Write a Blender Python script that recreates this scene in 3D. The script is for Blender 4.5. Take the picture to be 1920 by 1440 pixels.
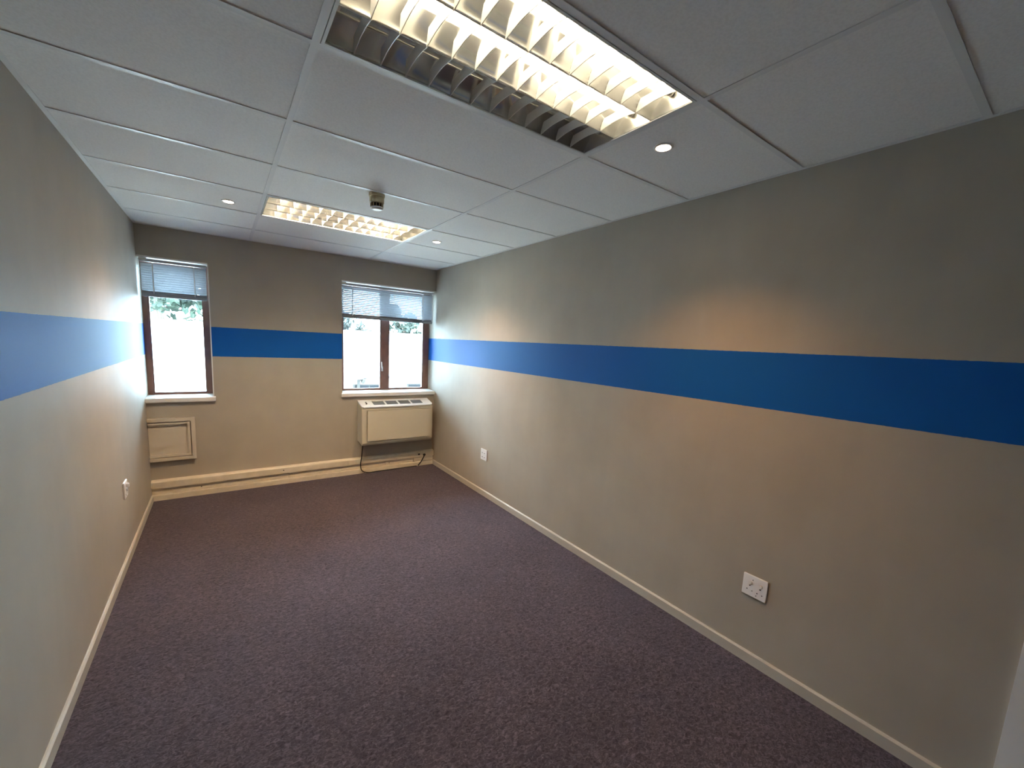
import bpy, bmesh, math, random
from mathutils import Vector, Matrix
random.seed(7)
S = bpy.context.scene
COL = S.collection
for o in list(bpy.data.objects):
    bpy.data.objects.remove(o)

# ------------------------------------------------------------------ room measures (metres)
XL, XR = -0.8925, 2.0887          # left and right wall faces
YB, YF = 0.570, -5.75             # window wall face, wall behind the camera
H = 2.6166                        # ceiling face
S0, S1 = 1.428, 1.725             # blue stripe
WT = 0.30                         # outer wall thickness
WD = 0.20                         # depth of the window frame behind the wall face

# ------------------------------------------------------------------ camera
cam = bpy.data.cameras.new('camera')
cam.sensor_fit = 'HORIZONTAL'
cam.sensor_width = 36.0
cam.lens = 767.527 / 1920 * 36.0
cam.shift_x = 9.90 / 1920
cam.shift_y = 30.5 / 1920
cam.clip_start = 0.02
cam.clip_end = 400
camo = bpy.data.objects.new('camera', cam)
COL.objects.link(camo)
_R = Vector((0.82174, -0.5677, 0.04964)).normalized()
_F = Vector((0.56868, 0.8113, -0.13562)).normalized()
_U = _R.cross(_F).normalized()
_M = Matrix((_R, _U, -_F)).transposed().to_4x4()
_M.translation = Vector((-0.28146, -4.5626, 1.69968))
camo.matrix_world = _M
S.camera = camo

# ------------------------------------------------------------------ world, sun, exposure
SKY = 21.0
TUBE_FAR = 40.0
TUBE_NEAR = 11.5
SPOT_NEAR = 34.0
SPOT_FAR = 48.0
w = bpy.data.worlds.new('world'); S.world = w
w.use_nodes = True
bg = w.node_tree.nodes['Background']
bg.inputs[0].default_value = (0.52, 0.77, 1.0, 1)
bg.inputs[1].default_value = SKY
sun = bpy.data.lights.new('sun', 'SUN')
sun.energy = 14.0
sun.angle = 0.01
sun.color = (1.0, 0.95, 0.86)
suno = bpy.data.objects.new('sun', sun)
COL.objects.link(suno)
suno.rotation_euler = (math.radians(38), 0, math.radians(18))   # high sun behind the building: never enters the windows
S.view_settings.view_transform = 'Standard'
S.view_settings.look = 'None'
S.view_settings.gamma = 1.0
S.view_settings.use_curve_mapping = False
S.view_settings.exposure = 1.22

# ------------------------------------------------------------------ materials
MATS = {}
def nodes(name):
    m = bpy.data.materials.new(name); m.use_nodes = True
    MATS[name] = m
    nt = m.node_tree
    return m, nt, nt.nodes['Principled BSDF']
def simple(name, col, rough=0.6, metal=0.0, spec=0.5, bump=0.0, bscale=200.0, var=0.0, vscale=6.0):
    m, nt, b = nodes(name)
    b.inputs['Base Color'].default_value = (*col, 1)
    b.inputs['Roughness'].default_value = rough
    b.inputs['Metallic'].default_value = metal
    b.inputs['Specular IOR Level'].default_value = spec
    tc = nt.nodes.new('ShaderNodeTexCoord')
    if bump:
        n = nt.nodes.new('ShaderNodeTexNoise'); n.inputs['Scale'].default_value = bscale
        n.inputs['Detail'].default_value = 3
        bp = nt.nodes.new('ShaderNodeBump'); bp.inputs['Strength'].default_value = bump
        bp.inputs['Distance'].default_value = 0.002
        nt.links.new(tc.outputs['Object'], n.inputs['Vector'])
        nt.links.new(n.outputs['Fac'], bp.inputs['Height'])
        nt.links.new(bp.outputs['Normal'], b.inputs['Normal'])
    if var:
        n = nt.nodes.new('ShaderNodeTexNoise'); n.inputs['Scale'].default_value = vscale
        n.inputs['Detail'].default_value = 5
        r = nt.nodes.new('ShaderNodeValToRGB')
        r.color_ramp.elements[0].position = 0.3; r.color_ramp.elements[1].position = 0.7
        r.color_ramp.elements[0].color = (*[c * (1 - var) for c in col], 1)
        r.color_ramp.elements[1].color = (*[min(1, c * (1 + var)) for c in col], 1)
        nt.links.new(tc.outputs['Object'], n.inputs['Vector'])
        nt.links.new(n.outputs['Fac'], r.inputs['Fac'])
        nt.links.new(r.outputs['Color'], b.inputs['Base Color'])
    return m
def emit(name, col, strength):
    m = bpy.data.materials.new(name); m.use_nodes = True; MATS[name] = m
    nt = m.node_tree; nt.nodes.clear()
    e = nt.nodes.new('ShaderNodeEmission'); o = nt.nodes.new('ShaderNodeOutputMaterial')
    e.inputs[0].default_value = (*col, 1); e.inputs[1].default_value = strength
    nt.links.new(e.outputs[0], o.inputs[0])
    return m

def wall_paint():
    m, nt, b = nodes('wall_paint')
    L = nt.links.new
    geo = nt.nodes.new('ShaderNodeNewGeometry')
    sep = nt.nodes.new('ShaderNodeSeparateXYZ'); L(geo.outputs['Position'], sep.inputs[0])
    nw = nt.nodes.new('ShaderNodeTexNoise'); nw.inputs['Scale'].default_value = 45
    L(geo.outputs['Position'], nw.inputs['Vector'])
    ma = nt.nodes.new('ShaderNodeMath'); ma.operation = 'MULTIPLY_ADD'
    ma.inputs[1].default_value = 0.004; ma.inputs[2].default_value = -0.002
    L(nw.outputs['Fac'], ma.inputs[0])
    z = nt.nodes.new('ShaderNodeMath'); z.operation = 'ADD'
    L(sep.outputs['Z'], z.inputs[0]); L(ma.outputs[0], z.inputs[1])
    g = nt.nodes.new('ShaderNodeMath'); g.operation = 'GREATER_THAN'; g.inputs[1].default_value = S0
    l = nt.nodes.new('ShaderNodeMath'); l.operation = 'LESS_THAN'; l.inputs[1].default_value = S1
    L(z.outputs[0], g.inputs[0]); L(z.outputs[0], l.inputs[0])
    f = nt.nodes.new('ShaderNodeMath'); f.operation = 'MULTIPLY'
    L(g.outputs[0], f.inputs[0]); L(l.outputs[0], f.inputs[1])
    # stone paint with faint roller mottling and scuffs
    n = nt.nodes.new('ShaderNodeTexNoise'); n.inputs['Scale'].default_value = 3.2; n.inputs['Detail'].default_value = 6
    L(geo.outputs['Position'], n.inputs['Vector'])
    r = nt.nodes.new('ShaderNodeValToRGB')
    r.color_ramp.elements[0].position = 0.3; r.color_ramp.elements[1].position = 0.7
    r.color_ramp.elements[0].color = (0.385, 0.347, 0.290, 1)
    r.color_ramp.elements[1].color = (0.420, 0.380, 0.320, 1)
    L(n.outputs['Fac'], r.inputs['Fac'])
    mp = nt.nodes.new('ShaderNodeMapping'); mp.inputs['Scale'].default_value = (1.6, 2.6, 0.45)
    L(geo.outputs['Position'], mp.inputs['Vector'])
    ns = nt.nodes.new('ShaderNodeTexNoise'); ns.inputs['Scale'].default_value = 2.4; ns.inputs['Detail'].default_value = 7; ns.inputs['Distortion'].default_value = 0.8
    L(mp.outputs[0], ns.inputs['Vector'])
    rs = nt.nodes.new('ShaderNodeValToRGB')
    rs.color_ramp.elements[0].position = 0.35; rs.color_ramp.elements[0].color = (0.988, 0.988, 0.988, 1)
    rs.color_ramp.elements[1].position = 0.68; rs.color_ramp.elements[1].color = (1.022, 1.021, 1.02, 1)
    L(ns.outputs['Fac'], rs.inputs['Fac'])
    sm = nt.nodes.new('ShaderNodeMix'); sm.data_type = 'RGBA'; sm.blend_type = 'MULTIPLY'; sm.inputs['Factor'].default_value = 1
    L(r.outputs['Color'], sm.inputs['A']); L(rs.outputs['Color'], sm.inputs['B'])
    mx = nt.nodes.new('ShaderNodeMix'); mx.data_type = 'RGBA'
    L(f.outputs[0], mx.inputs['Factor']); L(sm.outputs['Result'], mx.inputs['A'])
    mx.inputs['B'].default_value = (0.005, 0.100, 0.40, 1)
    L(mx.outputs['Result'], b.inputs['Base Color'])
    b.inputs['Roughness'].default_value = 0.55
    b.inputs['Specular IOR Level'].default_value = 0.16
    nb = nt.nodes.new('ShaderNodeTexNoise'); nb.inputs['Scale'].default_value = 260
    L(geo.outputs['Position'], nb.inputs['Vector'])
    bp = nt.nodes.new('ShaderNodeBump'); bp.inputs['Strength'].default_value = 0.25; bp.inputs['Distance'].default_value = 0.001
    L(nb.outputs['Fac'], bp.inputs['Height']); L(bp.outputs['Normal'], b.inputs['Normal'])
wall_paint()

def carpet():
    m, nt, b = nodes('carpet')
    L = nt.links.new
    geo = nt.nodes.new('ShaderNodeNewGeometry')
    mp = nt.nodes.new('ShaderNodeMapping'); mp.inputs['Scale'].default_value = (1, 1.5, 1)
    L(geo.outputs['Position'], mp.inputs['Vector'])
    n = nt.nodes.new('ShaderNodeTexNoise'); n.inputs['Scale'].default_value = 48; n.inputs['Detail'].default_value = 4
    n.inputs['Roughness'].default_value = 0.7; n.inputs['Distortion'].default_value = 1.2
    L(mp.outputs[0], n.inputs['Vector'])
    r = nt.nodes.new('ShaderNodeValToRGB')
    e = r.color_ramp.elements
    e[0].position = 0.30; e[0].color = (0.018, 0.0135, 0.016, 1)
    e[1].position = 0.52; e[1].color = (0.062, 0.049, 0.057, 1)
    e2 = r.color_ramp.elements.new(0.72); e2.color = (0.135, 0.110, 0.126, 1)
    L(n.outputs['Fac'], r.inputs['Fac'])
    # large soft patches of wear
    n2 = nt.nodes.new('ShaderNodeTexNoise'); n2.inputs['Scale'].default_value = 2.2; n2.inputs['Detail'].default_value = 4
    L(geo.outputs['Position'], n2.inputs['Vector'])
    r2 = nt.nodes.new('ShaderNodeValToRGB')
    r2.color_ramp.elements[0].position = 0.3; r2.color_ramp.elements[0].color = (0.86, 0.86, 0.86, 1)
    r2.color_ramp.elements[1].position = 0.7; r2.color_ramp.elements[1].color = (1.12, 1.1, 1.1, 1)
    L(n2.outputs['Fac'], r2.inputs['Fac'])
    mm = nt.nodes.new('ShaderNodeMix'); mm.data_type = 'RGBA'; mm.blend_type = 'MULTIPLY'; mm.inputs['Factor'].default_value = 1
    L(r.outputs['Color'], mm.inputs['A']); L(r2.outputs['Color'], mm.inputs['B'])
    # stray pale lint specks
    v = nt.nodes.new('ShaderNodeTexVoronoi'); v.inputs['Scale'].default_value = 26
    L(geo.outputs['Position'], v.inputs['Vector'])
    lt = nt.nodes.new('ShaderNodeMath'); lt.operation = 'LESS_THAN'; lt.inputs[1].default_value = 0.055
    L(v.outputs['Distance'], lt.inputs[0])
    m3 = nt.nodes.new('ShaderNodeMix'); m3.data_type = 'RGBA'
    sc = nt.nodes.new('ShaderNodeMath'); sc.operation = 'MULTIPLY'; sc.inputs[1].default_value = 0.55
    L(lt.outputs[0], sc.inputs[0]); L(sc.outputs[0], m3.inputs['Factor'])
    L(mm.outputs['Result'], m3.inputs['A']); m3.inputs['B'].default_value = (0.22, 0.19, 0.18, 1)
    L(m3.outputs['Result'], b.inputs['Base Color'])
    b.inputs['Roughness'].default_value = 1.0
    b.inputs['Specular IOR Level'].default_value = 0.05
    b.inputs['Sheen Weight'].default_value = 0.25
    b.inputs['Sheen Roughness'].default_value = 0.5
    b.inputs['Sheen Tint'].default_value = (0.75, 0.68, 0.85, 1)
    bp = nt.nodes.new('ShaderNodeBump'); bp.inputs['Strength'].default_value = 0.8; bp.inputs['Distance'].default_value = 0.005
    L(n.outputs['Fac'], bp.inputs['Height']); L(bp.outputs['Normal'], b.inputs['Normal'])
carpet()

def tile_mat():
    m, nt, b = nodes('ceiling_tile')
    L = nt.links.new
    geo = nt.nodes.new('ShaderNodeNewGeometry')
    n = nt.nodes.new('ShaderNodeTexNoise'); n.inputs['Scale'].default_value = 120; n.inputs['Detail'].default_value = 3
    L(geo.outputs['Position'], n.inputs['Vector'])
    r = nt.nodes.new('ShaderNodeValToRGB')
    r.color_ramp.elements[0].position = 0.35; r.color_ramp.elements[0].color = (0.82, 0.805, 0.785, 1)
    r.color_ramp.elements[1].position = 0.6; r.color_ramp.elements[1].color = (0.88, 0.865, 0.845, 1)
    L(n.outputs['Fac'], r.inputs['Fac']); L(r.outputs['Color'], b.inputs['Base Color'])
    b.inputs['Roughness'].default_value = 0.9
    b.inputs['Specular IOR Level'].default_value = 0.1
    bp = nt.nodes.new('ShaderNodeBump'); bp.inputs['Strength'].default_value = 0.3; bp.inputs['Distance'].default_value = 0.001
    L(n.outputs['Fac'], bp.inputs['Height']); L(bp.outputs['Normal'], b.inputs['Normal'])
tile_mat()

simple('tbar', (0.76, 0.75, 0.74), 0.45)
simple('white_paint', (0.78, 0.77, 0.74), 0.35, bump=0.08, bscale=90)
simple('skirting', (0.50, 0.465, 0.40), 0.35, bump=0.08, bscale=90)
simple('trunking', (0.72, 0.65, 0.52), 0.4, var=0.06, vscale=14)
simple('access_panel', (0.60, 0.55, 0.46), 0.45)
simple('brown_frame', (0.20, 0.105, 0.08), 0.4, var=0.15, vscale=9)
simple('slat', (0.40, 0.415, 0.44), 0.35)
simple('slat_rail', (0.24, 0.255, 0.28), 0.4)
simple('cord_white', (0.85, 0.85, 0.85), 0.6)
simple('ac_body', (0.60, 0.57, 0.46), 0.42)
simple('ac_white', (0.82, 0.84, 0.83), 0.35)
simple('ac_grille', (0.20, 0.22, 0.235), 0.45)
simple('dark', (0.015, 0.014, 0.013), 0.6)
simple('black_cable', (0.02, 0.018, 0.016), 0.5)
simple('socket', (0.84, 0.84, 0.84), 0.3)
simple('smoke_cream', (0.62, 0.53, 0.33), 0.45)
simple('steel', (0.55, 0.53, 0.5), 0.3, metal=1.0)
simple('housing', (0.80, 0.80, 0.76), 0.5)
simple('fixture_frame', (0.66, 0.66, 0.64), 0.4)
simple('tube_off', (0.75, 0.75, 0.72), 0.25)
simple('door_white', (0.80, 0.80, 0.79), 0.4)
simple('ext_wall', (0.86, 0.82, 0.74), 0.9)
simple('ext_roof', (0.42, 0.42, 0.42), 0.8)
simple('ext_fascia', (0.024, 0.018, 0.013), 0.7)
simple('ext_window', (0.012, 0.012, 0.013), 0.6, spec=0.1)
simple('ground', (0.35, 0.34, 0.32), 0.95, var=0.12, vscale=0.4)
simple('bark', (0.10, 0.07, 0.05), 0.9)
for i, c in enumerate([(0.020, 0.034, 0.018), (0.028, 0.038, 0.025), (0.030, 0.034, 0.028)]):
    simple('leaves_%d' % i, c, 0.7, var=0.35, vscale=1.5)
emit('tube_lit_far', (1.0, 0.84, 0.58), TUBE_FAR)
emit('tube_lit_near', (1.0, 0.86, 0.62), TUBE_NEAR)
emit('lamp_lens', (1.0, 0.80, 0.58), 40.0)

def mirror(name, rib):
    m, nt, b = nodes(name)
    L = nt.links.new
    b.inputs['Base Color'].default_value = (0.80, 0.79, 0.76, 1)
    b.inputs['Metallic'].default_value = 0.1 if rib else 0.9
    b.inputs['Roughness'].default_value = 0.45 if rib else 0.24
    if rib:
        tc = nt.nodes.new('ShaderNodeTexCoord')
        wv = nt.nodes.new('ShaderNodeTexWave'); wv.bands_direction = 'Z'
        wv.inputs['Scale'].default_value = 75
        L(tc.outputs['Object'], wv.inputs['Vector'])
        bp = nt.nodes.new('ShaderNodeBump'); bp.inputs['Strength'].default_value = 0.35; bp.inputs['Distance'].default_value = 0.001
        L(wv.outputs['Fac'], bp.inputs['Height']); L(bp.outputs['Normal'], b.inputs['Normal'])
mirror('reflector', False)
mirror('blade', True)

def glass():
    m = bpy.data.materials.new('glass'); m.use_nodes = True; MATS['glass'] = m
    nt = m.node_tree; nt.nodes.clear(); L = nt.links.new
    o = nt.nodes.new('ShaderNodeOutputMaterial')
    t = nt.nodes.new('ShaderNodeBsdfTransparent'); t.inputs[0].default_value = (0.96, 0.98, 0.97, 1)
    g = nt.nodes.new('ShaderNodeBsdfGlossy'); g.inputs['Roughness'].default_value = 0.02
    fr = nt.nodes.new('ShaderNodeFresnel'); fr.inputs['IOR'].default_value = 1.45
    mx = nt.nodes.new('ShaderNodeMixShader')
    L(fr.outputs[0], mx.inputs[0]); L(t.outputs[0], mx.inputs[1]); L(g.outputs[0], mx.inputs[2]); L(mx.outputs[0], o.inputs[0])
glass()

# ------------------------------------------------------------------ helpers
class MB:
    def __init__(s): s.v = []; s.f = []
    def box(s, x0, x1, y0, y1, z0, z1):
        b = len(s.v)
        s.v += [(x, y, z) for z in (z0, z1) for y in (y0, y1) for x in (x0, x1)]
        s.f += [[b + i for i in q] for q in ((0, 2, 3, 1), (4, 5, 7, 6), (0, 1, 5, 4), (2, 6, 7, 3), (0, 4, 6, 2), (1, 3, 7, 5))]
        return s
    def prism(s, prof, axis, a0, a1):
        """closed 2D outline swept along an axis: 0 -> outline (y,z), 1 -> (x,z), 2 -> (x,y)"""
        b = len(s.v); n = len(prof)
        for a in (a0, a1):
            for p, q in prof:
                s.v.append({0: (a, p, q), 1: (p, a, q), 2: (p, q, a)}[axis])
        s.f.append([b + i for i in range(n)][::-1]); s.f.append([b + n + i for i in range(n)])
        for i in range(n):
            j = (i + 1) % n
            s.f.append([b + i, b + j, b + n + j, b + n + i])
        return s
    def lathe(s, prof, c, n=24, axis='z'):
        """(r, h) profile turned about an axis through c"""
        b = len(s.v)
        for r, h in prof:
            for k in range(n):
                a = 2 * math.pi * k / n
                p, q = r * math.cos(a), r * math.sin(a)
                s.v.append({'z': (c[0] + p, c[1] + q, c[2] + h), 'x': (c[0] + h, c[1] + p, c[2] + q), 'y': (c[0] + p, c[1] + h, c[2] + q)}[axis])
        m = len(prof)
        for i in range(m - 1):
            for k in range(n):
                k2 = (k + 1) % n
                s.f.append([b + i * n + k, b + i * n + k2, b + (i + 1) * n + k2, b + (i + 1) * n + k])
        s.f.append([b + k for k in range(n)][::-1]); s.f.append([b + (m - 1) * n + k for k in range(n)])
        return s
    def tube(s, pts, r, n=8):
        b = len(s.v); pts = [Vector(p) for p in pts]
        up = Vector((0.13, 0.9, 0.4))
        for i, p in enumerate(pts):
            t = (pts[min(i + 1, len(pts) - 1)] - pts[max(i - 1, 0)]).normalized()
            u = t.cross(up).normalized(); v = t.cross(u)
            for k in range(n):
                a = 2 * math.pi * k / n
                s.v.append(tuple(p + r * (math.cos(a) * u + math.sin(a) * v)))
        for i in range(len(pts) - 1):
            for k in range(n):
                k2 = (k + 1) % n
                s.f.append([b + i * n + k, b + i * n + k2, b + (i + 1) * n + k2, b + (i + 1) * n + k])
        s.f.append([b + k for k in range(n)][::-1]); s.f.append([b + (len(pts) - 1) * n + k for k in range(n)])
        return s
    def mesh(s, name, mat, smooth=False, bevel=0.0):
        me = bpy.data.meshes.new(name); me.from_pydata(s.v, [], s.f)
        bm = bmesh.new(); bm.from_mesh(me)
        bmesh.ops.recalc_face_normals(bm, faces=bm.faces)
        if bevel:
            bmesh.ops.bevel(bm, geom=[e for e in bm.edges if len(e.link_faces) == 2 and e.calc_face_angle(0) > 0.6], offset=bevel, segments=2, affect='EDGES', clamp_overlap=True)
        bm.to_mesh(me); bm.free()
        me.materials.append(MATS[mat])
        if smooth:
            for p in me.polygons: p.use_smooth = True
        return me
    def build(s, name, mat, parent=None, smooth=False, bevel=0.0, loc=None):
        return link(name, s.mesh(name, mat, smooth, bevel), parent, loc)
def link(name, me, parent=None, loc=None):
    o = bpy.data.objects.new(name, me); COL.objects.link(o)
    if parent is not None:
        o.parent = parent
        o.matrix_parent_inverse = Matrix.Translation(parent.location).inverted() if loc is None else Matrix()
    if loc is not None: o.location = loc
    return o
def tag(o, label, cat, group=None, kind=None):
    o['label'] = label; o['category'] = cat
    if group: o['group'] = group
    if kind: o['kind'] = kind
    return o
def empty(name, loc):
    o = bpy.data.objects.new(name, None); COL.objects.link(o); o.location = loc; o.empty_display_size = 0.05
    return o
def struct(o, label, cat): return tag(o, label, cat, kind='structure')
def smooth_curve(pts, n=10):
    P = [Vector(p) for p in pts]; out = []
    for i in range(len(P) - 1):
        p0 = P[max(i - 1, 0)]; p1 = P[i]; p2 = P[i + 1]; p3 = P[min(i + 2, len(P) - 1)]
        for k in range(n):
            t = k / n
            out.append(0.5 * ((2 * p1) + (p2 - p0) * t + (2 * p0 - 5 * p1 + 4 * p2 - p3) * t * t + (3 * p1 - p0 - 3 * p2 + p3) * t ** 3))
    out.append(P[-1]); return out

# ------------------------------------------------------------------ room shell
ZT = H + 0.30
struct(MB().box(XL - 0.3, XR + 0.3, YF - 0.3, YB + WT, -0.12, 0).build('floor', 'carpet'), 'dark purple brown carpet covering the whole floor', 'floor')
struct(MB().box(XL - 0.3, XL, YF, YB + WT, 0, ZT).build('wall_left', 'wall_paint'), 'stone coloured left wall with a bright blue painted band', 'wall')
wr = MB()
DY0, DY1, DZ = -5.42, -4.61, 2.08          # doorway in the right wall beside the camera
wr.box(XR, XR + 0.3, DY1, YB + WT, 0, ZT); wr.box(XR, XR + 0.3, YF, DY0, 0, ZT); wr.box(XR, XR + 0.3, DY0, DY1, DZ, ZT); wr.box(XR + 0.11, XR + 0.3, DY0, DY1, 0, DZ)  # last box: unseen backing added behind the door leaf to stop sky light leaking in
struct(wr.build('wall_right', 'wall_paint'), 'long stone coloured right wall with a blue painted band', 'wall')
struct(MB().box(XL - 0.3, XR + 0.3, YF - 0.3, YF, 0, ZT).build('wall_front', 'wall_paint'), 'plain wall behind the camera', 'wall')
# window wall with two openings that run out to the side walls
L1, R0 = -0.363, 0.897                     # right jamb of left window, left jamb of right window
WZ0, WZ1 = 1.012, 2.342
wb = MB()
wb.box(XL, XR, YB, YB + WT, 0, WZ0)
wb.box(XL, XR, YB, YB + WT, WZ1, ZT)
wb.box(L1, R0, YB, YB + WT, WZ0, WZ1)
struct(wb.build('wall_back', 'wall_paint'), 'window wall with a blue band between its two windows', 'wall')

# ceiling: slab, tiles and T bars
ceil = struct(MB().box(XL - 0.3, XR + 0.3, YF - 0.3, YB + WT, H + 0.20, ZT).build('ceiling', 'white_paint'), 'suspended ceiling of pale grey tiles on a white metal grid', 'ceiling')
ceil.location = (0, 0, 0)
cols = [(XL, 0.0), (0.0, 1.2), (1.2, XR)]
ys = [YB] + [-0.6 * j for j in range(0, 10)] + [YF]
lights_at = {(1, 2), (1, 6)}
tile_meshes = {}
for ci, (x0, x1) in enumerate(cols):
    for ri in range(len(ys) - 1):
        if (ci, ri) in lights_at: continue
        y1, y0 = ys[ri], ys[ri + 1]
        dx, dy = round(x1 - x0 - 0.010, 4), round(y1 - y0 - 0.010, 4)
        if dy < 0.05: continue
        k = (dx, dy)
        if k not in tile_meshes:
            tile_meshes[k] = MB().box(-dx / 2, dx / 2, -dy / 2, dy / 2, 0, 0.016).mesh('ceiling_tile', 'ceiling_tile')
        o = link('ceiling_tile', tile_meshes[k], ceil, ((x0 + x1) / 2, (y0 + y1) / 2, H + 0.0022 + random.uniform(0, 0.0012)))
def tbar(x0, x1, y0, y1, along):
    m = MB()
    m.box(x0, x1, y0, y1, H - 0.0005, H + 0.002)
    if along == 'y':
        xc = (x0 + x1) / 2; m.box(xc - 0.0015, xc + 0.0015, y0, y1, H + 0.002, H + 0.03)
    else:
        yc = (y0 + y1) / 2; m.box(x0, x1, yc - 0.0015, yc + 0.0015, H + 0.002, H + 0.03)
    m.build('ceiling_rail', 'tbar', ceil)
for x in (0.0, 1.2): tbar(x - 0.012, x + 0.012, YF + 0.022, YB - 0.022, 'y')
for j, y in enumerate(ys[1:-1]):
    for (x0, x1) in cols:
        a = x0 + (0.012 if x0 > XL else 0.022); b = x1 - (0.012 if x1 < XR else 0.022)
        tbar(a, b, y - 0.012, y + 0.012, 'x')
for (x0, x1, y0, y1) in ((XL, XL + 0.022, YF, YB), (XR - 0.022, XR, YF, YB), (XL + 0.022, XR - 0.022, YB - 0.022, YB), (XL + 0.022, XR - 0.022, YF, YF + 0.022)):
    m = MB(); m.box(x0, x1, y0, y1, H - 0.0005, H + 0.002)
    if x1 - x0 < 0.03:
        if x0 < 0: m.box(x0, x0 + 0.0015, y0, y1, H, H + 0.02)
        else: m.box(x1 - 0.0015, x1, y0, y1, H, H + 0.02)
    m.build('wall_angle', 'tbar', ceil)

# skirtings
def skirting(x0, x1, y0, y1, h):
    return [(x0, 0), (x1, 0), (x1, h), (x0, h)]
HS = 0.065
p = [(XL, 0.0), (XL + 0.014, 0.0), (XL + 0.014, HS - 0.008), (XL + 0.007, HS), (XL, HS)]
struct(MB().prism(p, 1, YF, YB - 0.055).build('baseboard_left', 'skirting'), 'low cream skirting along the left wall', 'skirting')
p = [(XR, 0.0), (XR - 0.014, 0.0), (XR - 0.014, HS - 0.008), (XR - 0.007, HS), (XR, HS)]
struct(MB().prism(p, 1, DY1 + 0.07, YB - 0.055).build('baseboard_right', 'skirting'), 'low cream skirting along the long right wall', 'skirting')

# white door and architrave in the right wall, beside the camera
d1 = struct(empty('door_1', (XR, (DY0 + DY1) / 2, 0)), 'white painted door edge at the right end of the long wall', 'door')
m = MB()
m.box(XR - 0.016, XR + 0.10, DY1, DY1 + 0.065, 0, DZ + 0.065); m.box(XR - 0.016, XR + 0.10, DY0 - 0.065, DY0, 0, DZ + 0.065)
m.box(XR - 0.016, XR + 0.10, DY0, DY1, DZ, DZ + 0.065)
m.build('door_frame', 'door_white', d1)
leaf = MB().box(XR + 0.012, XR + 0.052, DY0 + 0.003, DY1 - 0.003, 0.006, DZ - 0.003).build('door_leaf', 'door_white', d1)
m = MB(); m.lathe([(0.024, 0), (0.024, -0.008), (0.009, -0.010), (0.009, -0.05)], (XR + 0.012, DY0 + 0.07, 1.0), 16, 'x')
m.tube([(XR - 0.038, DY0 + 0.07, 1.0), (XR - 0.038, DY0 + 0.19, 1.0)], 0.009)
m.build('door_handle', 'steel', leaf, smooth=True)

# ------------------------------------------------------------------ windows
YW = YB + WD                                # room face of the window frames
def bar(x0, x1, z0, z1, y0=None, y1=None):
    return MB().box(x0, x1, YW if y0 is None else y0, YW + 0.055 if y1 is None else y1, z0, z1)
def window(n, x0, x1, mull, label, fl, frr):
    w = struct(empty('window_%d' % n, ((x0 + x1) / 2, YW, WZ0)), label, 'window')
    zb, zt = WZ0, WZ1
    bar(x0, x0 + fl, zb, zt).build('frame_stile', 'brown_frame', w, bevel=0.003)
    bar(x1 - frr, x1, zb, zt).build('frame_stile', 'brown_frame', w, bevel=0.003)
    bar(x0 + fl, x1 - frr, zb, zb + 0.022).build('frame_rail', 'brown_frame', w, bevel=0.003)
    bar(x0 + fl, x1 - frr, zt - 0.06, zt).build('frame_rail', 'brown_frame', w, bevel=0.003)
    spans = [(x0 + fl, x1 - frr)]
    if mull:
        mb = bar(mull[0], mull[1], zb + 0.022, zt - 0.06, YW - 0.006).build('mullion', 'brown_frame', w, bevel=0.004)
        h = MB()
        h.box(mull[0] + 0.004, mull[0] + 0.024, YW - 0.012, YW - 0.006, 1.27, 1.33)
        h.tube([(mull[0] + 0.014, YW - 0.012, 1.30), (mull[0] + 0.010, YW - 0.035, 1.305), (mull[0] + 0.0, YW - 0.04, 1.33), (mull[0] - 0.004, YW - 0.04, 1.39)], 0.006)
        h.build('window_handle', 'steel', mb, smooth=True)
        spans = [(x0 + fl, mull[0]), (mull[1], x1 - frr)]
    for a, b in spans:
        # slim sash around every pane
        s = MB(); t = 0.012
        s.box(a, a + t, YW + 0.012, YW + 0.045, zb + 0.022, zt - 0.06); s.box(b - t, b, YW + 0.012, YW + 0.045, zb + 0.022, zt - 0.06)
        s.box(a + t, b - t, YW + 0.012, YW + 0.045, zb + 0.022, zb + 0.022 + t); s.box(a + t, b - t, YW + 0.012, YW + 0.045, zt - 0.06 - t, zt - 0.06)
        sash = s.build('sash', 'brown_frame', w)
        MB().box(a + t, b - t, YW + 0.026, YW + 0.030, zb + 0.022 + t, zt - 0.06 - t).build('window_pane', 'glass', sash)
    return w
w1 = window(1, XL, L1, None, 'narrow brown framed single pane window against the left wall', 0.040, 0.052)
w2 = window(2, R0, XR, (1.428, 1.527), 'wider brown framed two pane window above the air conditioner', 0.055, 0.075)
def sill(n, x0, x1, ox0, ox1, w):
    prof = [(YW, WZ0 - 0.005), (YW, WZ0 + 0.012), (YB - 0.030, WZ0 + 0.006), (YB - 0.036, WZ0 - 0.002), (YB - 0.036, WZ0 - 0.034), (YB - 0.030, WZ0 - 0.040), (YB, WZ0 - 0.040), (YB, WZ0)]
    m = MB(); m.prism([(YW, WZ0), (YW, WZ0 + 0.012), (YB, WZ0 + 0.008), (YB, WZ0)], 0, x0, x1)
    m.prism([(YB, WZ0 + 0.008), (YB - 0.030, WZ0 + 0.006), (YB - 0.036, WZ0), (YB - 0.036, WZ0 - 0.034), (YB - 0.030, WZ0 - 0.040), (YB, WZ0 - 0.040)], 0, ox0, ox1)
    m.build('window_sill', 'white_paint', w)
sill(1, XL, L1, XL, L1 + 0.018, w1)
sill(2, R0, XR, R0 - 0.012, XR, w2)
for (w, x0, x1) in ((w1, XL, L1), (w2, R0, XR)):       # white head lining under the lintel
    MB().box(x0, x1, YB - 0.004, YW, WZ1 - 0.012, WZ1).build('window_head', 'white_paint', w)
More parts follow.
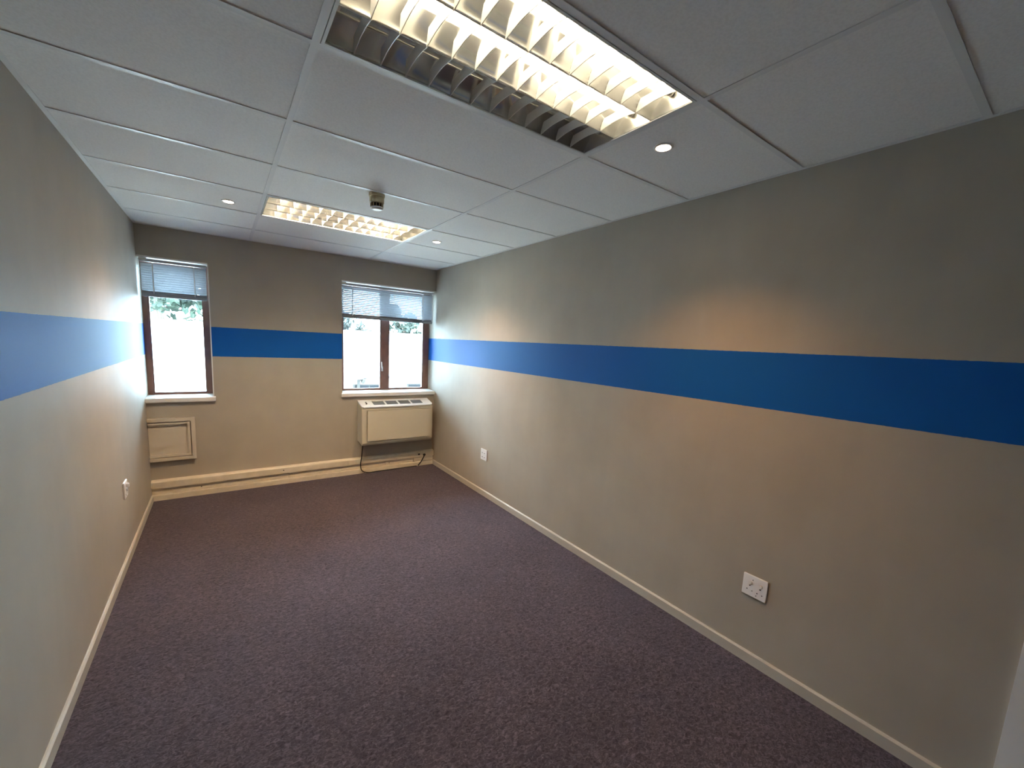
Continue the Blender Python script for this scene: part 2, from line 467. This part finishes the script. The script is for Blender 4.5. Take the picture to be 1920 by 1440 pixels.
# plaster bead down the exposed jambs
MB().box(L1 - 0.004, L1 + 0.006, YB - 0.003, YB + 0.02, WZ0 + 0.012, WZ1 - 0.012).build('corner_bead', 'white_paint', w1)

# venetian blinds, half raised
def blind(x0, x1, ytop, zt, zb, n, label, cords, wand_x):
    y = YB + 0.045
    b = tag(empty('venetian_blind', ((x0 + x1) / 2, y, zb)), label, 'blind', 'venetian blinds')
    MB().box(x0, x1, y - 0.014, y + 0.014, zt - 0.026, zt).build('headrail', 'slat', b, bevel=0.002)
    pitch = (zt - 0.036 - zb - 0.024) / n
    # one curved slat, tilted towards the room
    m = MB(); hw = 0.0125; seg = 5; a = math.radians(-47)
    top = []; 
    for i in range(seg + 1):
        t = -1 + 2 * i / seg
        yy, zz = t * hw, 0.0022 * (1 - t * t)
        top.append((yy * math.cos(a) - zz * math.sin(a), yy * math.sin(a) + zz * math.cos(a)))
    prof = top + [(q[0], q[1] - 0.0006) for q in top[::-1]]
    m.prism(prof, 0, x0 + 0.004, x1 - 0.004)
    me = m.mesh('slat', 'slat')
    for k in range(n):
        o = link('slat', me, b, (-(x0 + x1) / 2 * 1.0, 0, zt - 0.036 - zb - pitch * (k + 0.5)))
    MB().box(x0 + 0.002, x1 - 0.002, y - 0.013, y + 0.013, zb - 0.008, zb + 0.024).build('bottom_rail', 'slat_rail', b, bevel=0.003)
    for cx in cords:
        c = MB()
        c.box(cx - 0.004, cx + 0.004, y - 0.0155, y - 0.0145, zb + 0.02, zt - 0.03); c.box(cx - 0.004, cx + 0.004, y + 0.0145, y + 0.0155, zb + 0.02, zt - 0.03)
        c.build('ladder_cord', 'cord_white', b)
    if wand_x:
        wd = MB(); wd.tube([(wand_x, y - 0.022, zt - 0.028), (wand_x, y - 0.022, zb + 0.02)], 0.005); wd.build('tilt_wand', 'cord_white', b, smooth=True)
        MB().box(wand_x - 0.012, wand_x + 0.012, y - 0.026, y - 0.013, zt - 0.030, zt - 0.016).build('wand_bracket', 'cord_white', b)
    MB().box(x0 - 0.002, x0 + 0.05, y - 0.017, y + 0.017, zt - 0.012, zt + 0.006).build('mounting_bracket', 'steel', b)
blind(XL + 0.018, L1 - 0.012, 0, WZ1 - 0.022, 1.985, 13, 'half raised silver venetian blind in the narrow left window', (XL + 0.11, L1 - 0.11), None)
blind(R0 + 0.006, XR - 0.030, 0, WZ1 - 0.022, 1.925, 16, 'half raised silver venetian blind in the wider right window', (R0 + 0.13, XR - 0.17), XR - 0.036)

# ------------------------------------------------------------------ wall fittings
# framed access panel under the left window
ap = tag(empty('access_panel', ((XL - 0.525) / 2, YB, 0.39)), 'framed cream access panel low on the wall under the left window', 'panel')
ax0, ax1, az0, az1 = XL + 0.002, -0.525, 0.392, 0.817
def molding(name, i, o, y0, y1):
    m = MB()
    m.box(ax0, ax1 - o, y0, y1, az0 + o, az0 + i); m.box(ax0, ax1 - o, y0, y1, az1 - i, az1 - o)
    m.box(ax1 - i, ax1 - o, y0, y1, az0 + i, az1 - i)
    return m.build(name, 'access_panel', ap, bevel=0.002)
molding('outer_frame', 0.034, 0.0, YB - 0.042, YB)
molding('inner_frame', 0.064, 0.040, YB - 0.032, YB)
MB().box(ax0, ax1 - 0.030, YB - 0.008, YB, az0 + 0.030, az1 - 0.030).build('panel_board', 'access_panel', ap)

# cable trunking along the foot of the window wall
ct = tag(empty('cable_trunking', ((XL + XR) / 2, YB, 0)), 'cream stepped cable trunking along the foot of the window wall', 'trunking')
T = 0.048
MB().prism([(YB, 0.0), (YB - T, 0.0), (YB - T, 0.052), (YB - T + 0.006, 0.056), (YB, 0.056)], 0, XL, XR).build('base_strip', 'trunking', ct)
joints = [XL, 0.30, 1.42, 1.80, XR]
for a, b in zip(joints[:-1], joints[1:]):
    MB().box(a + 0.0015, b - 0.0015, YB - T + 0.018, YB, 0.058, 0.122).build('lower_cover', 'trunking', ct, bevel=0.002)
for a, b in ((XL, 0.95), (0.95, XR)):
    MB().prism([(YB, 0.124), (YB - T, 0.124), (YB - T, 0.186), (YB - T + 0.008, 0.197), (YB, 0.203)], 0, a + 0.001, b - 0.001).build('upper_cover', 'trunking', ct)
for (sx, sz) in ((-0.50, 0.088), (0.25, 0.160), (1.47, 0.088)):
    MB().lathe([(0.006, 0), (0.006, -0.002), (0.003, -0.0035)], (sx, YB - T + (0.018 if sz < 0.12 else 0.0), sz), 12, 'y').build('screw', 'dark', ct)
# socket on the trunking below the unit
MB().box(1.80, 1.96, YB - T + 0.006, YB - T + 0.018, 0.066, 0.116).build('outlet_cover', 'trunking', ct, bevel=0.002)

# wall mounted air conditioner (fan coil unit)
AX0, AX1, AZ0, AZ1, AD = 1.075, 1.985, 0.418, 0.915, 0.20
ac = tag(empty('air_conditioner', ((AX0 + AX1) / 2, YB, AZ0)), 'cream wall mounted air conditioning unit with white top grille under the right window', 'air conditioner')
yf = YB - AD
zf = 0.862                                  # front edge of the sloping top
body = MB().prism([(YB, AZ0 - 0.008), (YB - 0.05, AZ0 - 0.008), (yf + 0.02, AZ0 - 0.03), (yf, AZ0 + 0.0), (yf, zf - 0.014), (yf + 0.01, zf - 0.004), (YB, AZ1 - 0.012)], 0, AX0, AX1)
body.build('body', 'ac_body', ac, bevel=0.006)
fp = MB().box(AX0 + 0.055, AX1 - 0.030, yf - 0.014, yf + 0.002, AZ0 + 0.020, zf - 0.035)
fpo = fp.build('front_panel', 'ac_body', ac, bevel=0.009)
# the sloping white top: built flat, laid on the slope
sl = math.atan2(AZ1 - zf, AD); LT = math.hypot(AZ1 - zf, AD)
topm = Matrix.Translation((0, yf, zf)) @ Matrix.Rotation(sl, 4, 'X')
def top_box(name, mat, boxes, parent, bevel=0.0):
    m = MB()
    for bx in boxes: m.box(*bx)
    m.v = [tuple(topm @ Vector(q)) for q in m.v]
    return m.build(name, mat, parent, bevel=bevel)
gx0, gx1 = AX0 + 0.155, AX1 - 0.115
gy0, gy1 = 0.045, LT - 0.045
cells = []
cw = (gx1 - gx0 - 3 * 0.022) / 4
fr = [(AX0 - 0.002, AX1 + 0.004, -0.010, gy0, -0.004, 0.010), (AX0 - 0.002, AX1 + 0.004, gy1, LT, -0.004, 0.010), (AX0 - 0.002, gx0, gy0, gy1, -0.004, 0.010), (gx1, AX1 + 0.004, gy0, gy1, -0.004, 0.010)]
for k in range(4):
    a = gx0 + k * (cw + 0.022); cells.append((a, a + cw))
    if k: fr.append((a - 0.022, a, gy0, gy1, -0.004, 0.010))
m = MB()
# outline of the cover with one rounded corner on the right, pierced by four vents
m = MB()
for bx in fr[2:]: m.box(*bx)
m.box(*fr[1])
r = 0.05
arc = [(AX1 + 0.004 - r + r * math.sin(t), -0.010 + r - r * math.cos(t)) for t in [i * math.pi / 16 for i in range(9)]]
m.prism([(AX0 + 0.022, -0.010)] + arc + [(AX1 + 0.004, gy0), (AX0 - 0.002, gy0), (AX0 - 0.002, 0.012)], 2, -0.004, 0.010)
m.v = [tuple(topm @ Vector(q)) for q in m.v]
tc_ = m.build('top_cover', 'ac_white', ac)
for a, b in cells:
    g = top_box('vent', 'dark', [(a, b, gy0, gy1, -0.003, 0.0005)], ac)
    nv = 7
    for k in range(nv):
        yy = gy0 + (gy1 - gy0) * (k + 0.5) / nv
        top_box('vane', 'ac_grille', [(a, b, yy - 0.0052, yy + 0.0052, 0.0005, 0.006)], g)
cp = top_box('control_panel', 'ac_white', [(AX0 + 0.03, AX0 + 0.12, 0.03, LT - 0.03, 0.010, 0.013)], ac, 0.001)
for k, (kx, ky) in enumerate(((AX0 + 0.072, 0.075), (AX0 + 0.075, 0.115))):
    k_ = MB().lathe([(0.010, 0.013), (0.009, 0.022), (0.003, 0.023)], (kx, ky, 0), 14)
    k_.v = [tuple(topm @ Vector(q)) for q in k_.v]; k_.build('knob', 'dark' if k == 0 else 'ac_grille', cp)

# cords of the unit
pts = smooth_curve([(1.115, YB - 0.10, AZ0 - 0.022), (1.112, YB - 0.085, 0.33), (1.105, YB - 0.075, 0.22), (1.095, YB - 0.066, 0.12), (1.115, YB - 0.062, 0.04), (1.19, YB - 0.066, 0.008), (1.32, YB - 0.062, 0.006), (1.62, YB - 0.058, 0.006), (1.84, YB - 0.060, 0.006)])
MB().tube(pts, 0.006).build('power_cord', 'black_cable', ac, smooth=True)['label'] = 'black power cord hanging to the floor'
pl = tag(empty('power_plug', (1.93, YB - T - 0.004, 0.14)), 'dark plug and slanting cord on the trunking below the air conditioner', 'plug')
m = MB().tube(smooth_curve([(1.945, YB - T - 0.014, 0.150), (1.935, YB - T - 0.028, 0.135), (1.90, YB - T - 0.026, 0.07), (1.855, YB - T - 0.020, 0.012)]), 0.008); m.build('cord', 'black_cable', pl, smooth=True)
MB().box(1.930, 1.962, YB - T - 0.022, YB - T, 0.138, 0.164).build('plug_body', 'black_cable', pl, bevel=0.004)
MB().box(1.862, 1.886, YB - T - 0.003, YB - T, 0.150, 0.172).build('switch', 'dark', pl)

# socket outlets on the side walls
def socket(name, wx, sgn, y0, y1, z0, z1, label, style):
    yc, zc = (y0 + y1) / 2, (z0 + z1) / 2
    s = tag(empty(name, (wx, yc, z0)), label, 'socket', 'wall sockets')
    t = 0.009 * sgn
    def bx(n, mat, ya, yb, za, zb, d0, d1, par, bev=0):
        a, b = sorted((wx + d0 * sgn, wx + d1 * sgn))
        return MB().box(a, b, min(ya, yb), max(ya, yb), za, zb).build(n, mat, par, bevel=bev)
    pt = bx('cover_plate', 'socket', y0, y1, z0, z1, 0, 0.009, s, 0.002)
    w_, h_ = y1 - y0, z1 - z0
    def P(u, v): return (y1 - u * w_, z0 + v * h_)          # u runs left to right as seen from the room on the right wall
    if style == 'double':
        for (u, v) in ((0.34, 0.66), (0.76, 0.66)):
            y, z = P(u, v); bx('rocker_switch', 'socket', y - 0.007, y + 0.007, z - 0.008, z + 0.008, 0.009, 0.018, s, 0.002)
        for (u, v, r) in ((0.31, 0.50, .0032), (0.73, 0.50, .0036), (0.21, 0.30, .003), (0.42, 0.28, .0026), (0.63, 0.27, .003), (0.83, 0.26, .0028), (0.41, 0.80, .0026), (0.60, 0.13, .0026)):
            y, z = P(u, v); MB().lathe([(r, 0.0088 * sgn), (r, 0.0098 * sgn)], (wx, y, z), 10, 'x').build('pin_hole', 'dark', s)
    elif style == 'data':
        for v in (0.28, 0.66):
            for u in (0.32, 0.68):
                y, z = P(u, v)
                bx('outlet_module', 'socket', y - 0.016, y + 0.016, z - 0.014, z + 0.014, 0.009, 0.0115, s, 0.001)
                bx('port', 'ac_grille', y - 0.008, y + 0.008, z - 0.006, z + 0.003, 0.0112, 0.0120, s)
    else:
        y, z = P(0.5, 0.74); bx('rocker_switch', 'socket', y - 0.012, y + 0.012, z - 0.016, z + 0.016, 0.009, 0.028, s, 0.004)
        y, z = P(0.5, 0.45); bx('rocker_switch', 'socket', y - 0.009, y + 0.009, z - 0.012, z + 0.012, 0.009, 0.018, s, 0.003)
        for (u, v) in ((0.3, 0.22), (0.7, 0.22), (0.5, 0.1)):
            y, z = P(u, v); MB().lathe([(0.003, 0.0088 * sgn), (0.003, 0.0098 * sgn)], (wx, y, z), 10, 'x').build('pin_hole', 'dark', s)
socket('wall_socket', XR, -1, -0.860, -0.735, 0.406, 0.530, 'white outlet plate on the right wall near the air conditioner', 'data')
socket('wall_socket', XR, -1, -3.716, -3.591, 0.384, 0.504, 'white double switched socket on the right wall nearest the camera', 'double')
socket('wall_socket', XL, 1, -0.745, -0.625, 0.465, 0.585, 'small white socket low on the left wall', 'plain')

# ------------------------------------------------------------------ ceiling fittings
# recessed fluorescent fixtures with three louvred bays
FX0, FX1 = 0.014, 1.186
NC = 13
def hw_at(z):                               # half width of a parabolic bay at height z above the ceiling face
    t = min(max((z - 0.003) / 0.072, 0), 1)
    return 0.0925 - 0.062 * t ** 1.7
FW = 0.552 / 3
shared = {}
def blade_mesh():
    m = MB(); zs = [0.003, 0.016, 0.030, 0.044]
    th = [0.0012, 0.0026, 0.0045, 0.0070]
    seg = 8; grid = {}
    for side in (0, 1):
        for i, z in enumerate(zs):
            for k in range(seg + 1):
                t = -1 + 2 * k / seg
                zz = z + 0.010 * (1 - t * t) * (1 - (z - 0.003) / 0.041)     # lower edge arched
                y = t * hw_at(zz)
                grid[side, i, k] = len(m.v); m.v.append(((-1 if side == 0 else 1) * th[i], y, zz))
    for side in (0, 1):
        for i in range(3):
            for k in range(seg):
                q = [grid[side, i, k], grid[side, i, k + 1], grid[side, i + 1, k + 1], grid[side, i + 1, k]]
                m.f.append(q if side else q[::-1])
    for i in (0, 3):
        for k in range(seg):
            m.f.append([grid[0, i, k], grid[0, i, k + 1], grid[1, i, k + 1], grid[1, i, k]])
    for k in (0, seg):
        for i in range(3):
            m.f.append([grid[0, i, k], grid[0, i + 1, k], grid[1, i + 1, k], grid[1, i, k]])
    return m.mesh('louvre_blade', 'blade')
def wing_mesh(sgn, lx):
    m = MB(); zs = [0.003 + 0.072 * i / 9 for i in range(10)]; n = len(zs)
    for x in (-lx / 2, lx / 2):
        for off in (0.0, 0.0008):
            for z in zs: m.v.append((x, sgn * (hw_at(z) + off), z))
    for i in range(n - 1):
        m.f.append([i, i + 1, 2 * n + i + 1, 2 * n + i])
        m.f.append([n + i, 3 * n + i, 3 * n + i + 1, n + i + 1])
        m.f.append([i, n + i, n + i + 1, i + 1]); m.f.append([2 * n + i, 2 * n + i + 1, 3 * n + i + 1, 3 * n + i])
    m.f.append([0, 2 * n, 3 * n, n]); m.f.append([n - 1, 2 * n - 1, 4 * n - 1, 3 * n - 1])
    return m.mesh('reflector', 'reflector', smooth=True)
def fixture(yc, label, off=()):
    fx = tag(empty('ceiling_light', (0.6, yc, H)), label, 'ceiling light', 'recessed fluorescent fixtures')
    x0, x1, y0, y1 = FX0 - 0.6, FX1 - 0.6, -0.286, 0.286
    lx = x1 - x0 - 0.024
    if not shared:
        m = MB(); t = 0.0012; zt = 0.10
        m.box(x0, x1, y0, y1, zt, zt + t); m.box(x0, x0 + t, y0, y1, 0.001, zt); m.box(x1 - t, x1, y0, y1, 0.001, zt)
        m.box(x0, x1, y0, y0 + t, 0.001, zt); m.box(x0, x1, y1 - t, y1, 0.001, zt)
        shared['housing'] = m.mesh('housing', 'housing')
        m = MB(); e = 0.010
        m.box(x0, x1, y0, y0 + e, -0.0015, 0.003); m.box(x0, x1, y1 - e, y1, -0.0015, 0.003)
        m.box(x0, x0 + e, y0 + e, y1 - e, -0.0015, 0.003); m.box(x1 - e, x1, y0 + e, y1 - e, -0.0015, 0.003)
        shared['frame'] = m.mesh('fixture_frame', 'fixture_frame')
        shared['blade'] = blade_mesh(); shared['w-'] = wing_mesh(-1, lx); shared['w+'] = wing_mesh(1, lx)
        shared['end'] = MB().box(-0.001, 0.001, -0.275, 0.275, 0.003, 0.078).mesh('end_reflector', 'reflector')
        m = MB().lathe([(0.013, -lx / 2 + 0.02), (0.013, lx / 2 - 0.02)], (0, 0, 0), 16, 'x')
        shared['far'] = m.mesh('fluorescent_tube', 'tube_lit_far', True)
        shared['near'] = m.mesh('fluorescent_tube', 'tube_lit_near', True)
        shared['tube_off'] = m.mesh('fluorescent_tube', 'tube_off', True)
        m = MB().lathe([(0.0135, -0.012), (0.0135, 0.010), (0.009, 0.0125)], (0, 0, 0), 16, 'x')
        shared['cap'] = m.mesh('tube_cap', 'steel', True)
    link('housing', shared['housing'], fx, (0, 0, 0)); link('fixture_frame', shared['frame'], fx, (0, 0, 0))
    for sx in (x0 + 0.011, x1 - 0.011): link('end_reflector', shared['end'], fx, (sx, 0, 0))
    for b in range(3):
        by = (b - 1) * 0.1855
        link('reflector', shared['w-'], fx, (0, by, 0)); link('reflector', shared['w+'], fx, (0, by, 0))
        tb = link('fluorescent_tube', shared['tube_off' if b in off else ('near' if yc < -2 else 'far')], fx, (0, by, 0.066))
        for sx in (-lx / 2 + 0.014, lx / 2 - 0.014): link('tube_cap', shared['cap'], tb, (sx, 0, 0))
        for k in range(1, NC):
            link('louvre_blade', shared['blade'], fx, (x0 + 0.012 + lx * k / NC, by, 0))
fixture(-0.9, 'lit louvred fluorescent ceiling light nearer the windows')
fixture(-3.3, 'large louvred fluorescent ceiling light nearest the camera, its far row unlit', off=(2,))

# recessed downlights
def downlight(x, y, label):
    d = tag(empty('downlight', (x, y, H)), label, 'downlight', 'recessed downlights')
    MB().lathe([(0.030, 0.004), (0.031, -0.001), (0.034, -0.003), (0.040, -0.0025), (0.043, 0.000), (0.043, 0.0055), (0.030, 0.0055)], (x, y, H), 28).build('trim_ring', 'white_paint', d, smooth=True)
    MB().lathe([(0.0305, 0.0), (0.0300, -0.002), (0.020, -0.0032), (0.004, -0.0036)], (x, y, H), 28).build('lamp_lens', 'lamp_lens', d, smooth=True)
    l = bpy.data.lights.new('spot_lamp', 'SPOT'); l.energy = SPOT_NEAR if y < -2 else SPOT_FAR; l.color = (1.0, 0.50, 0.17)
    l.spot_size = math.radians(114); l.spot_blend = 1.0; l.shadow_soft_size = 0.03
    lo = bpy.data.objects.new('spot_lamp', l); COL.objects.link(lo); lo.parent = d; lo.location = (0, 0, -0.012)
downlight(1.40, -3.30, 'lit round downlight beside the large near ceiling light')
downlight(1.42, -0.86, 'small lit round downlight to the right of the far ceiling light')
downlight(-0.20, -0.83, 'lit round downlight to the left of the far ceiling light')

# smoke detector
sx, sy = 0.585, -1.745
sd = tag(empty('smoke_detector', (sx, sy, H)), 'small cream smoke detector on the ceiling between the two light fixtures', 'smoke detector')
MB().lathe([(0.050, 0.004), (0.050, -0.012), (0.047, -0.016)], (sx, sy, H), 32).build('mounting_base', 'smoke_cream', sd, smooth=False)
MB().lathe([(0.044, -0.016), (0.046, -0.020), (0.046, -0.052), (0.043, -0.056)], (sx, sy, H), 32).build('body', 'smoke_cream', sd)
MB().lathe([(0.034, -0.056), (0.034, -0.078)], (sx, sy, H), 24).build('sensor_chamber', 'dark', sd)
for k in range(12):
    a = 2 * math.pi * (k + 0.3) / 12
    m = MB().box(-0.0022, 0.0022, 0.033, 0.041, -0.079, -0.055)
    c, s = math.cos(a), math.sin(a)
    m.v = [(sx + c * q[0] - s * q[1], sy + s * q[0] + c * q[1], H + q[2]) for q in m.v]
    m.build('vent_rib', 'smoke_cream', sd)
MB().lathe([(0.041, -0.078), (0.041, -0.084), (0.030, -0.092), (0.010, -0.094)], (sx, sy, H), 32).build('end_cap', 'socket', sd, smooth=True)

# ------------------------------------------------------------------ outside the windows
struct(MB().box(-60, 70, YB + WT + 0.05, 120, -3.3, -3.2).build('ground', 'ground'), 'pale paved ground outside the windows', 'ground')
nb = tag(empty('neighbouring_building', (3, 8.5, -3.2)), 'white building with a pale sloping roof seen through the windows', 'building')
BX0, BX1 = -9.0, 22.0
MB().box(BX0, BX1, 8.6, 15.4, -3.2, 0.44).build('wall', 'ext_wall', nb)
MB().prism([(8.0, 0.54), (12.0, 1.93), (16.0, 0.54), (16.0, 0.44), (8.0, 0.44)], 0, BX0 - 0.4, BX1 + 0.4).build('roof', 'ext_roof', nb)
MB().box(3.2, BX1 + 0.4, 7.94, 8.0, 0.47, 0.535).build('gutter', 'ext_fascia', nb)
MB().tube(smooth_curve([(3.25, 7.97, 0.47), (3.25, 8.15, 0.32), (3.2, 8.5, 0.22), (3.2, 8.55, -3.1)]), 0.05).build('downpipe', 'ext_fascia', nb)
for k in range(6):
    a = 3.55 + 1.75 * k
    f = MB().box(a - 0.5, a + 0.5, 8.55, 8.62, -0.95, 0.22).build('window', 'ext_fascia', nb)
    for q in (0, 1): MB().box(a - 0.44 + 0.46 * q, a - 0.02 + 0.46 * q, 8.53, 8.56, -0.89, 0.18).build('pane', 'ext_window', f)

def tree(x, y, z0, h, r, mat, n, seed, label):
    rnd = random.Random(seed)
    t = tag(empty('tree', (x, y, z0)), label, 'tree', 'trees beyond the neighbouring roof')
    m = MB(); ph = rnd.uniform(0, 6)
    m.tube([(x, y, z0), (x + 0.1, y, z0 + h * 0.35), (x - 0.1, y + 0.1, z0 + h * 0.75)], 0.18)
    tips = []
    for k in range(9):
        a = ph + k * 2.4; zz = z0 + h * (0.35 + 0.05 * k)
        e = (x + math.cos(a) * r * 0.7, y + math.sin(a) * r * 0.7, zz + h * 0.14)
        m.tube([(x, y, zz), ((x + e[0]) / 2, (y + e[1]) / 2, zz + h * 0.09), e], 0.05, 6); tips.append(e)
    m.build('trunk', 'bark', t)
    lf = MB(); centres = [(*tp, r * rnd.uniform(0.3, 0.5)) for tp in tips] + [(x + rnd.uniform(-.5, .5) * r, y + rnd.uniform(-.5, .5) * r, z0 + h * rnd.uniform(0.6, 0.95), r * rnd.uniform(0.25, 0.45)) for _ in range(9)]
    for _ in range(n):
        c = rnd.choice(centres)
        d = Vector((rnd.gauss(0, 1), rnd.gauss(0, 1), rnd.gauss(0, 1))).normalized() * c[3] * rnd.uniform(0.6, 1.0)
        p0 = Vector(c[:3]) + d
        u = Vector((rnd.gauss(0, 1), rnd.gauss(0, 1), rnd.gauss(0, 1))).normalized(); v = u.cross(Vector((rnd.gauss(0, 1), rnd.gauss(0, 1), rnd.gauss(0, 1)))).normalized()
        s = rnd.uniform(0.10, 0.22)
        b = len(lf.v)
        lf.v += [tuple(p0 - u * s), tuple(p0 + v * s * 0.5), tuple(p0 + u * s), tuple(p0 - v * s * 0.5)]
        lf.f.append([b, b + 1, b + 2, b + 3])
    me = bpy.data.meshes.new('foliage'); me.from_pydata(lf.v, [], lf.f); me.materials.append(MATS[mat])
    link('foliage', me, t, (-x, -y, -z0))
tree(-2.4, 18.5, -3.2, 9.0, 2.6, 'leaves_0', 5000, 3, 'dense green tree at the left side of the left window view')
tree(1.6, 25.5, -3.2, 8.2, 2.4, 'leaves_2', 2600, 5, 'thin grey green tree at the right side of the left window view')
tree(6.2, 22.0, -3.2, 6.4, 1.3, 'leaves_2', 1600, 8, 'sparse grey tree at the left of the right window view')
tree(8.6, 19.0, -3.2, 7.2, 1.1, 'leaves_1', 2200, 9, 'pale tree behind the mullion of the right window')
tree(12.2, 22.0, -3.2, 5.9, 1.2, 'leaves_2', 1200, 12, 'low sparse tree at the right edge of the right window view')
